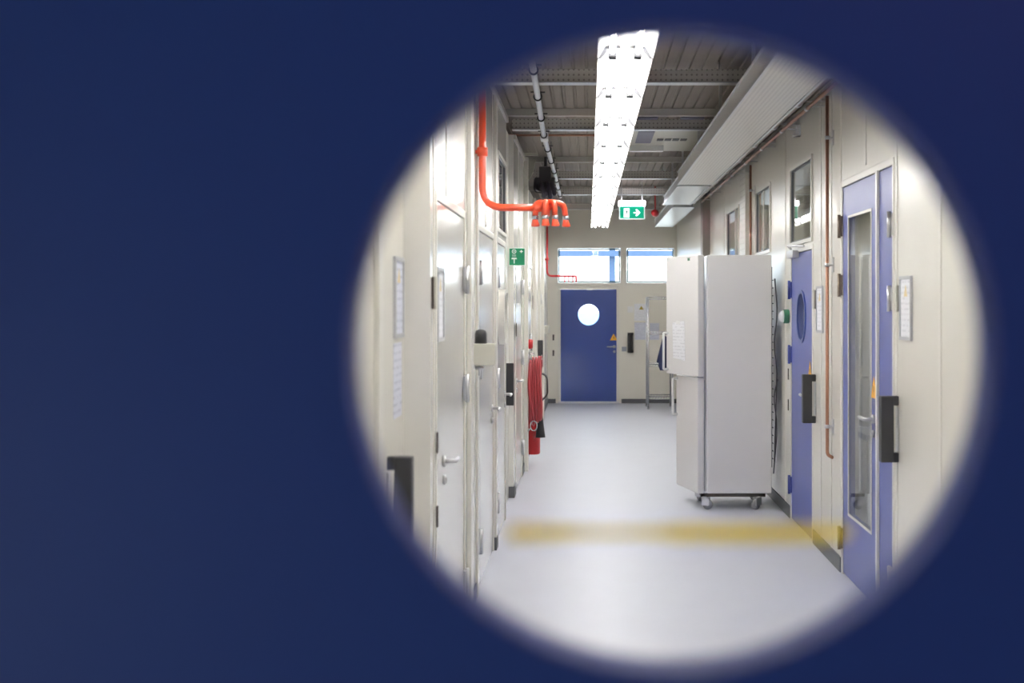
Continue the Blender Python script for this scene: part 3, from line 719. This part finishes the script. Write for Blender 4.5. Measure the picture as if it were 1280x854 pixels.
for k in range(5):
    xa, xb, zz = -.60+.03*k, -.40-.02*k, 3.03+.02*k
    B().tube(bend([(xa, 14.5, 3.15), (xa-.01, 14.4-.01*k, zz-.05), (xb, 14.38, zz-.03), (xb+.02, 14.5, 3.16)], .08), .010, 8).build('cable', CABLE, t)
t = thing('wall_bracket_frame', (-.64, 14.0, 3.1), 'beige angled bracket frame fixed above the left wall by the cable tangle', 'bracket')
b = B(); b.box(-.70, -.67, 13.6, 13.64, 2.95, 3.33); b.box(-.70, -.54, 13.6, 13.64, 3.31, 3.34)
b.build('upright_frame', BEIGE, t, bevel=.003)
b = B(); b.prism([(-.655, 3.30), (-.575, 3.30), (-.60, 3.17), (-.665, 3.05)], 14.0, 14.03); b.box(-.70, -.57, 14.0, 14.03, 3.285, 3.31); b.box(-.72, -.69, 14.0, 14.03, 2.95, 3.31); b.build('gusset', BEIGE, t, bevel=.003)

# ------------------------------------------------------------------ fridge
FX0, FX1, FY0, FY1, FZ0, FZ1 = .988, 1.550, 10.80, 11.42, .135, 2.15
t = thing('fridge', ((FX0+FX1)/2, (FY0+FY1)/2, 0), 'tall white two-door laboratory fridge-freezer with doors ajar, on a wheeled dolly', 'fridge')
b = B(); b.box(FX0+.02, FX1, FY0+.0, FY1, FZ0, FZ1)
body = b.build('body', FRIDGE, t, bevel=.008)
b = B(); b.box(FX0+.012, FX0+.02, FY0+.006, FY1-.006, FZ0+.01, FZ1-.008); b.build('door_seal', WHITE, body)
def fdoor(theta, z0, z1, hz0, hz1, name, badge=False, paper=False):
    ca, sa = math.cos(theta), math.sin(theta)
    # local a: along the leaf from the hinge, n: outwards from the leaf
    def L(a, z, n): return (FX0-.004 - sa*a - ca*n, FY0+.004 + ca*a - sa*n, z)
    dd = B(L).mb(0, .60, z0, z1, 0.004, .062).build(name, FRIDGE, t, bevel=.007)
    B(L).mb(.02, .58, z0+.02, z1-.02, -.008, .004).build('seal', GASK, dd)
    b = B(L); b.mtube([(.565, hz0, .06), (.565, hz0, .10), (.565, hz0+.0, .105), (.565, hz1, .105), (.565, hz1, .10), (.565, hz1, .06)], .011, 12); b.build('door_handle', WHITE, dd)
    if badge:
        b = B(L); b.mb(.15, .19, z1-.045, z1-.022, .062, .0635); b.build('badge', DGREEN, dd)
        b = B(L); b.mb(.135, .205, z1-.02, z1-.015, .062, .0635); b.build('brand_mark', GASK, dd)
    if paper:
        b = B(L)
        b.prism([(.235, 1.245), (.46, 1.265), (.475, 1.57), (.25, 1.59)], .0625, .0645)
        p = b.build('notice_paper', PAPER, dd)
        B(L).mb(.33, .40, 1.562, 1.59, .0645, .066).build('tape', WHITE, p)
    b = B(L); b.mb(0, .04, z0-.008, z0+.0, .01, .05) if z0 > 1 else b.mb(0, .04, z1, z1+.004, .01, .05); b.build('hinge_cap', GASK, dd)
fdoor(math.radians(23), 1.122, FZ1, 1.16, 1.48, 'upper_door', True, True)
fdoor(math.radians(13.5), FZ0, 1.110, .76, 1.075, 'lower_door')
b = B(); b.box(.955, 1.50, FY0+.02, FY0+.05, .105, .132); b.box(.955, 1.50, FY1-.06, FY1-.03, .105, .132); b.box(.955, .985, FY0+.02, FY1-.03, .105, .132); b.box(1.47, 1.50, FY0+.02, FY1-.03, .105, .132)
b.build('dolly_frame', mat('dark_dolly', (.12, .11, .10, 1), .4, metal=.5), t)
def caster(x, y, a):
    e = bpy.data.objects.new('caster', None); C.objects.link(e); e.parent = t; e.location = Vector((x, y, 0))-t.location
    def put(bb, n, m):
        o = bb.build(n, m); o.parent = e; o.rotation_euler.z = a
    b = B(); b.cyl((-.012, -.03, .042), (.012, -.03, .042), .042, 28); put(b, 'wheel', CLEARW)
    b = B(); b.tube([(-.014, -.03, .042), (.014, -.03, .042)], .014, 16); put(b, 'hub', STEEL)
    b = B(); b.box(-.022, -.017, -.045, .02, .035, .10); b.box(.017, .022, -.045, .02, .035, .10); b.box(-.022, .022, -.03, .02, .09, .105); b.cyl((0, 0, .098), (0, 0, .108), .02); put(b, 'fork', STEEL)
for x, y, a in ((.985, FY0+.03, 1.2), (1.44, FY0+.03, -.9), (.975, FY1-.10, .6), (1.44, FY1-.10, 1.5)): caster(x, y, a)
b = B(); b.box(FX1, FX1+.012, FY0+.05, FY1-.05, .35, 2.05)
for k in range(24): b.cyl((FX1+.022, FY0+.06, .42+k*.066), (FX1+.022, FY1-.06, .42+k*.066), .004, 6)
b.build('condenser', BLACK, t)
b = B(); b.tube(bend([(FX1+.03, FY0+.04, .40), (FX1+.045, FY0+.0, 1.2), (FX1+.02, FY0+.03, 1.4), (FX1+.05, FY0-.01, 1.65), (FX1+.03, FY0+.03, 1.95)], .2), .006, 8)
b.tube(bend([(FX1+.02, FY0+.03, .30), (FX1+.05, FY0, .7), (FX1+.02, FY0+.03, .95), (FX1+.05, FY0, 1.1)], .15), .005, 8)
b.build('power_cable', CABLE, t)
# green and white dome on the wall
t = thing('wall_beacon', (CORR_R, 10.45, 1.63), 'white and green round beacon on the right wall between fridge and porthole door', 'beacon')
b = B(MR); b.mcyl((10.45, 1.635, 0), (10.45, 1.635, .045), .058, 24); b.build('base', DGREEN, t, bevel=.004)
b = B(MR); b.tube([MR(10.45, 1.635, q) for q in (.045, .06, .075, .083)], [.05, .046, .032, .012], 24); b.build('dome', WHITE, t)

# ------------------------------------------------------------------ extinguisher and hose (left)
t = thing('fire_extinguisher', (-.585, 13.75, .12), 'red fire extinguisher with a black horn below the coiled hose', 'fire extinguisher')
b = B(); b.tube([(-.585, 13.75, z) for z in (.12, .135, .70, .76, .80, .83)], [.060, .072, .072, .055, .025, .022], 28); b.build('cylinder', RED, t)
b = B(); b.cyl((-.585, 13.75, .82), (-.585, 13.75, .88), .018); b.box(-.60, -.57, 13.66, 13.80, .88, .90); b.box(-.597, -.573, 13.64, 13.76, .855, .865); b.build('valve', BLACK, t)
b = B(); b.tube(bend([(-.57, 13.72, .86), (-.50, 13.66, 1.0), (-.435, 13.62, .96), (-.43, 13.6, .76), (-.505, 13.6, .70), (-.515, 13.6, .60)], .10), .010, 10); b.build('hose', BLACK, t)
b = B(); b.tube([(-.515, 13.6, .63), (-.512, 13.6, .54), (-.505, 13.6, .315)], [.020, .03, .052], 20); b.build('horn', BLACK, t)
B(ML).mb(13.72, 13.78, .40, .66, 0, .012).mb(13.71, 13.79, .50, .53, 0, .02).build('wall_mount', SKIRT, t)

t = thing('fire_hose', (-.56, 13.4, 1.15), 'red hose coiled in long loops and hung on the left wall', 'hose')
for k, (x0, h) in enumerate(((-.595, .33), (-.572, .35), (-.545, .34), (-.518, .34), (-.494, .33))):
    pts = [(x0+.006*math.sin(3*a+k), 13.38+.13*math.cos(a), .81+.01*k+h*math.sin(a)) for a in [2*PI*i/36 for i in range(36)]]
    B().tube(pts, .0125, 10, closed=True).build('loop', HOSE, t)
b = B(); b.tube(bend([(-.605, 13.38, 1.12), (-.60, 13.3, .8), (-.60, 13.25, .55), (-.58, 13.24, .50)], .1), .013, 10); b.tube(bend([(-.60, 13.24, 1.12), (-.615, 13.22, .85), (-.565, 13.22, .55)], .1), .014, 10); b.build('hose_end', HOSE, t)
b = B(); b.tube([(-.56+.035*math.cos(a)*1.0+.0*a, 13.21, .475+.05*math.sin(a)) for a in [2*PI*i/20 for i in range(20)]], .006, 8, closed=True)
b.tube([(-.625, 13.21, .42), (-.585, 13.21, .455)], .008); b.build('snap_hook', CHROME, t)
b = B(ML); b.mcyl((13.38, 1.16, 0), (13.38, 1.16, .185), .012); b.mb(13.34, 13.42, 1.10, 1.22, 0, .01); b.mb(13.37, 13.39, 1.15, 1.20, .178, .186); b.build('hook', STEEL, t)
t = thing('hose_valve', (-.62, 13.6, 1.27), 'small red valve with metal fittings on the left wall above the red hose', 'valve')
b = B(); b.tube([(-.612, 13.5, z) for z in (1.26, 1.27, 1.35, 1.36)], [.02, .032, .032, .02], 18); b.build('valve_body', RED, t)
b = B(); b.cyl((-.665, 13.5, 1.31), (-.60, 13.5, 1.31), .012); b.cyl((-.60, 13.5, 1.24), (-.60, 13.5, 1.42), .012); b.cyl((-.625, 13.5, 1.21), (-.565, 13.5, 1.21), .014); b.cyl((-.60, 13.5, 1.21), (-.60, 13.5, 1.14), .010)
b.build('pipe_fitting', CHROME, t)
tag(B().tube([(-.655, 15.9, 2.3), (-.655, 15.9, 3.0)], .012, 8).build('wall_tube', STEEL, loc=(-.655, 15.9, 2.3)), 'short steel tube high on the left wall beyond the hose', 'pipe')
tag(B().box(-.70, -.60, 19.6, 19.85, 1.27, 1.39).build('wall_box', BEIGE, bevel=.005, loc=(-.66, 19.7, 1.27)), 'small beige box at the far end of the left wall', 'box')

# ------------------------------------------------------------------ end wall items
tag(B(MF).mb(.685, .785, 1.57, 1.68, 0, .03).mb(.71, .76, 1.595, 1.655, .03, .036).build('light_switch', WHITE, bevel=.003, loc=(.73, FARY, 1.57)), 'square white light switch on the end wall right of the blue door', 'switch')
tag(B(MF).mb(.585, .665, .90, .98, 0, .03).mb(.605, .645, .92, .96, .03, .04).build('key_switch', GASK, bevel=.003, loc=(.62, FARY, .90)), 'small grey key switch beside the far blue door handle', 'switch')
t = thing('wall_poster', (.905, FARY, 1.43), 'white notice with a small yellow warning triangle on the end wall', 'poster', 'paper notices on the end wall')
B(MF).mb(.80, 1.01, 1.43, 1.725, 0, .002).build('paper', PAPER, t)
B(MF).prism([(.885, 1.625), (.965, 1.625), (.925, 1.69)], .002, .003).build('warning_triangle', mat('olive_yellow', (.4, .3, .02, 1), .5), t)
tag(B(MF).mb(.805, 1.0, 1.10, 1.40, 0, .002).build('wall_poster', PAPERB, loc=(.9, FARY, 1.1)), 'plain bluish notice directly below the one with the warning triangle', 'poster', 'paper notices on the end wall')
tag(B(MF).mb(1.07, 1.235, 1.10, 1.39, 0, .002).build('wall_poster', PAPERB, loc=(1.15, FARY, 1.1)), 'bluish notice seen through the wire shelving on the end wall', 'poster', 'paper notices on the end wall')

t = thing('wire_shelving', (1.2, 21.25, 0), 'chrome wire shelving rack standing at the end wall behind the fridge', 'shelving')
rx0, rx1, ry0, ry1 = .985, 1.385, 20.95, 21.5
for x_ in (rx0, rx1):
    for y_ in (ry0, ry1):
        b = B(); b.cyl((x_, y_, .03), (x_, y_, 1.84), .0145, 12); b.tube([(x_, y_, 0), (x_, y_, .03)], .02, 12); b.build('post', CHROME, t)
for z in (.165, .70, 1.225, 1.80):
    b = B()
    for y_ in (ry0, ry1):
        for dz in (0, .035): b.cyl((rx0, y_, z+dz), (rx1, y_, z+dz), .006, 8)
        for k in range(9): b.cyl((rx0+.02+k*.045, y_, z), (rx0+.042+k*.045, y_, z+.035), .003, 6)
    for x_ in (rx0, rx1):
        for dz in (0, .035): b.cyl((x_, ry0, z+dz), (x_, ry1, z+dz), .006, 8)
    for k in range(12): b.cyl((rx0+.03+k*.031, ry0, z+.035), (rx0+.03+k*.031, ry1, z+.035), .003, 6)
    b.build('wire_shelf', CHROME, t)
# coat
b = B(); rows = []
for i, (z, xa, xb) in enumerate(((1.20, 1.235, 1.27), (1.15, 1.205, 1.30), (1.0, 1.17, 1.33), (.86, 1.135, 1.34), (.78, 1.115, 1.34), (.755, 1.15, 1.34), (.70, 1.15, 1.34), (.64, 1.175, 1.34))):
    rows.append([b.bm.verts.new((xa+(xb-xa)*(.5-.5*math.cos(a)), 20.86+(.035+.012*math.sin(5*a+i))*math.sin(a), z)) for a in [2*PI*k/24 for k in range(24)]])
for P, Q in zip(rows, rows[1:]):
    for k in range(24):
        f = b.bm.faces.new([P[k], P[(k+1) % 24], Q[(k+1) % 24], Q[k]]); f.smooth = True
b.bm.faces.new(rows[0]); b.bm.faces.new(rows[-1])
b.tube(bend([(1.25, 20.86, 1.19), (1.25, 20.88, 1.27), (1.25, 20.95, 1.275)], .02), .006, 8)
tag(b.build('coat', NAVY, loc=(1.24, 20.86, .64)), 'dark navy coat hanging on the front of the wire shelving', 'coat')

# ------------------------------------------------------------------ inside the right cabin, seen through the glazed door
t = thing('white_cabinet', (2.2, 9.8, 0), 'white cabinet inside the cabin, seen through the glass of the blue door', 'cabinet')
B().box(1.86, 2.60, 9.1, 9.32, 0.05, 2.08).build('body', WHITE, t, bevel=.01)
for za, zb in ((.08, 1.205), (1.225, 2.06)): B().box(1.87, 2.59, 9.08, 9.1, za, zb).build('door_panel', WHITE, t, bevel=.005)
B().tube([(1.93, 9.08, 1.30), (1.93, 9.05, 1.30), (1.93, 9.05, 1.55), (1.93, 9.08, 1.55)], .009).build('handle', STEEL, t)
for x_ in (1.92, 2.54):
    for y_ in (9.14, 9.28): B().cyl((x_, y_, 0), (x_, y_, .06), .02).build('foot', BLACK, t)
t = thing('lab_table', (2.4, 8.6, 0), 'white laboratory table inside the cabin behind the glazed door', 'table')
B().box(1.80, 3.0, 8.30, 8.85, .85, .89).build('table_top', GASK, t, bevel=.004)
for x_ in (1.84, 2.96):
    for y_ in (8.34, 8.81): B().box(x_-.02, x_+.02, y_-.02, y_+.02, 0, .86).build('leg', STEEL, t)
t = thing('instrument', (2.2, 8.6, .89), 'pale instrument with a dark slot on the table behind the glazed door', 'instrument')
B().box(2.0, 2.4, 8.38, 8.75, .89, 1.15).build('housing', BEIGE, t, bevel=.01)
B().box(2.05, 2.35, 8.373, 8.38, 1.0, 1.06).build('slot', SKIRT, t)
t = thing('ceiling_light', (2.6, 9, 3.1), 'ceiling light inside the right cabin', 'ceiling light')
B().box(2.5, 2.7, 7.3, 14.0, 3.13, 3.17).build('housing', WHITE, t)
B().box(2.52, 2.68, 7.35, 13.95, 3.12, 3.13).build('diffuser', ROOML, t)
S(B().box(1.74, 3.6, 6.3, 6.4, 0, 3.17).build('wall_cabin_near', MATT), 'near partition inside the right cabin', 'wall')
S(B().box(1.74, 3.6, 16.2, 16.3, 0, 3.17).build('wall_cabin_far', MATT), 'far partition inside the right cabin', 'wall')

# ------------------------------------------------------------------ outdoors beyond the end wall
tag(B().box(-12, 14, 22.46, 60, -.15, -.02).build('paving', EXTG), 'pale paving outside beyond the end wall', 'ground', kind='structure')
t = thing('steel_canopy', (.4, 24.4, 0), 'blue-grey steel canopy frame standing outside the end windows', 'canopy')
B().box(.40, .52, 24.3, 24.45, 0, 3.4).box(1.63, 1.75, 24.3, 24.45, 0, 3.4).box(-1.2, -1.08, 24.3, 24.45, 0, 3.4).build('post', CANOPY, t)
B().box(-2.5, 4, 24.2, 24.3, 2.62, 2.73).build('beam', CANOPY, t)
t = thing('office_building', (0, 48, 0), 'pale building with blue window bands far outside the end wall', 'building')
B().box(-14, 12, 48, 56, -.02, 2.9).build('wall', mat('pale_render', (.85, .86, .86, 1), .7), t)
bw = mat('blue_window_band', (.22, .38, .62, 1), .2)
for k in range(8): B().box(-12.6+k*3, -10.2+k*3, 47.95, 48, .75, 1.35).build('window', bw, t)
# unseen lamp added behind the viewer to fill and tint the near door
t = thing('vestibule_fill_light', (1.1, -.45, 3.3), 'unseen pink fill lamp added in the vestibule behind the viewer', 'ceiling light')
B().box(.5, 1.8, -.6, -.3, 3.30, DECKZ).build('housing', WHITE, t)
B().box(.55, 1.75, -.58, -.32, 3.292, 3.30).build('diffuser', mat('vestibule_fill_diffuser', (1, .36, .50, 1), .3, emit=6), t)

# ------------------------------------------------------------------ world
w = bpy.data.worlds.new('sky'); bpy.context.scene.world = w; w.use_nodes = True
nt = w.node_tree; bg = nt.nodes['Background']
tc = nt.nodes.new('ShaderNodeTexCoord'); n = nt.nodes.new('ShaderNodeTexNoise'); n.inputs['Scale'].default_value = 9; n.inputs['Detail'].default_value = 3
cr = nt.nodes.new('ShaderNodeValToRGB'); cr.color_ramp.elements[0].position = .38; cr.color_ramp.elements[0].color = (.66, .78, 1, 1)
cr.color_ramp.elements[1].position = .56; cr.color_ramp.elements[1].color = (1, 1, 1, 1)
nt.links.new(tc.outputs['Generated'], n.inputs['Vector']); nt.links.new(n.outputs['Fac'], cr.inputs[0]); nt.links.new(cr.outputs[0], bg.inputs[0])
bg.inputs[1].default_value = 3.0

# ------------------------------------------------------------------ camera
cd = bpy.data.cameras.new('camera'); cam = bpy.data.objects.new('camera', cd); C.objects.link(cam)
cam.location = (0, 0, 1.75); cam.rotation_euler = (PI/2, 0, 0)
cd.sensor_width = 36; cd.lens = 45; cd.shift_x = -95/1280; cd.shift_y = 49/1280*-1
cd.clip_start = .05; cd.clip_end = 300
cd.dof.use_dof = True; cd.dof.focus_distance = 11.0; cd.dof.aperture_fstop = 2.5
sc = bpy.context.scene
sc.camera = cam
sc.view_settings.view_transform = 'Standard'; sc.view_settings.look = 'None'; sc.view_settings.gamma = 1; sc.view_settings.exposure = 1.38
sc.view_settings.use_curve_mapping = False
sc.cycles.max_bounces = 10; sc.cycles.diffuse_bounces = 6; sc.cycles.glossy_bounces = 4; sc.cycles.transparent_max_bounces = 16
sc.cycles.caustics_reflective = False; sc.cycles.caustics_refractive = False
sc.cycles.use_denoising = True
sc.cycles.sample_clamp_indirect = 6
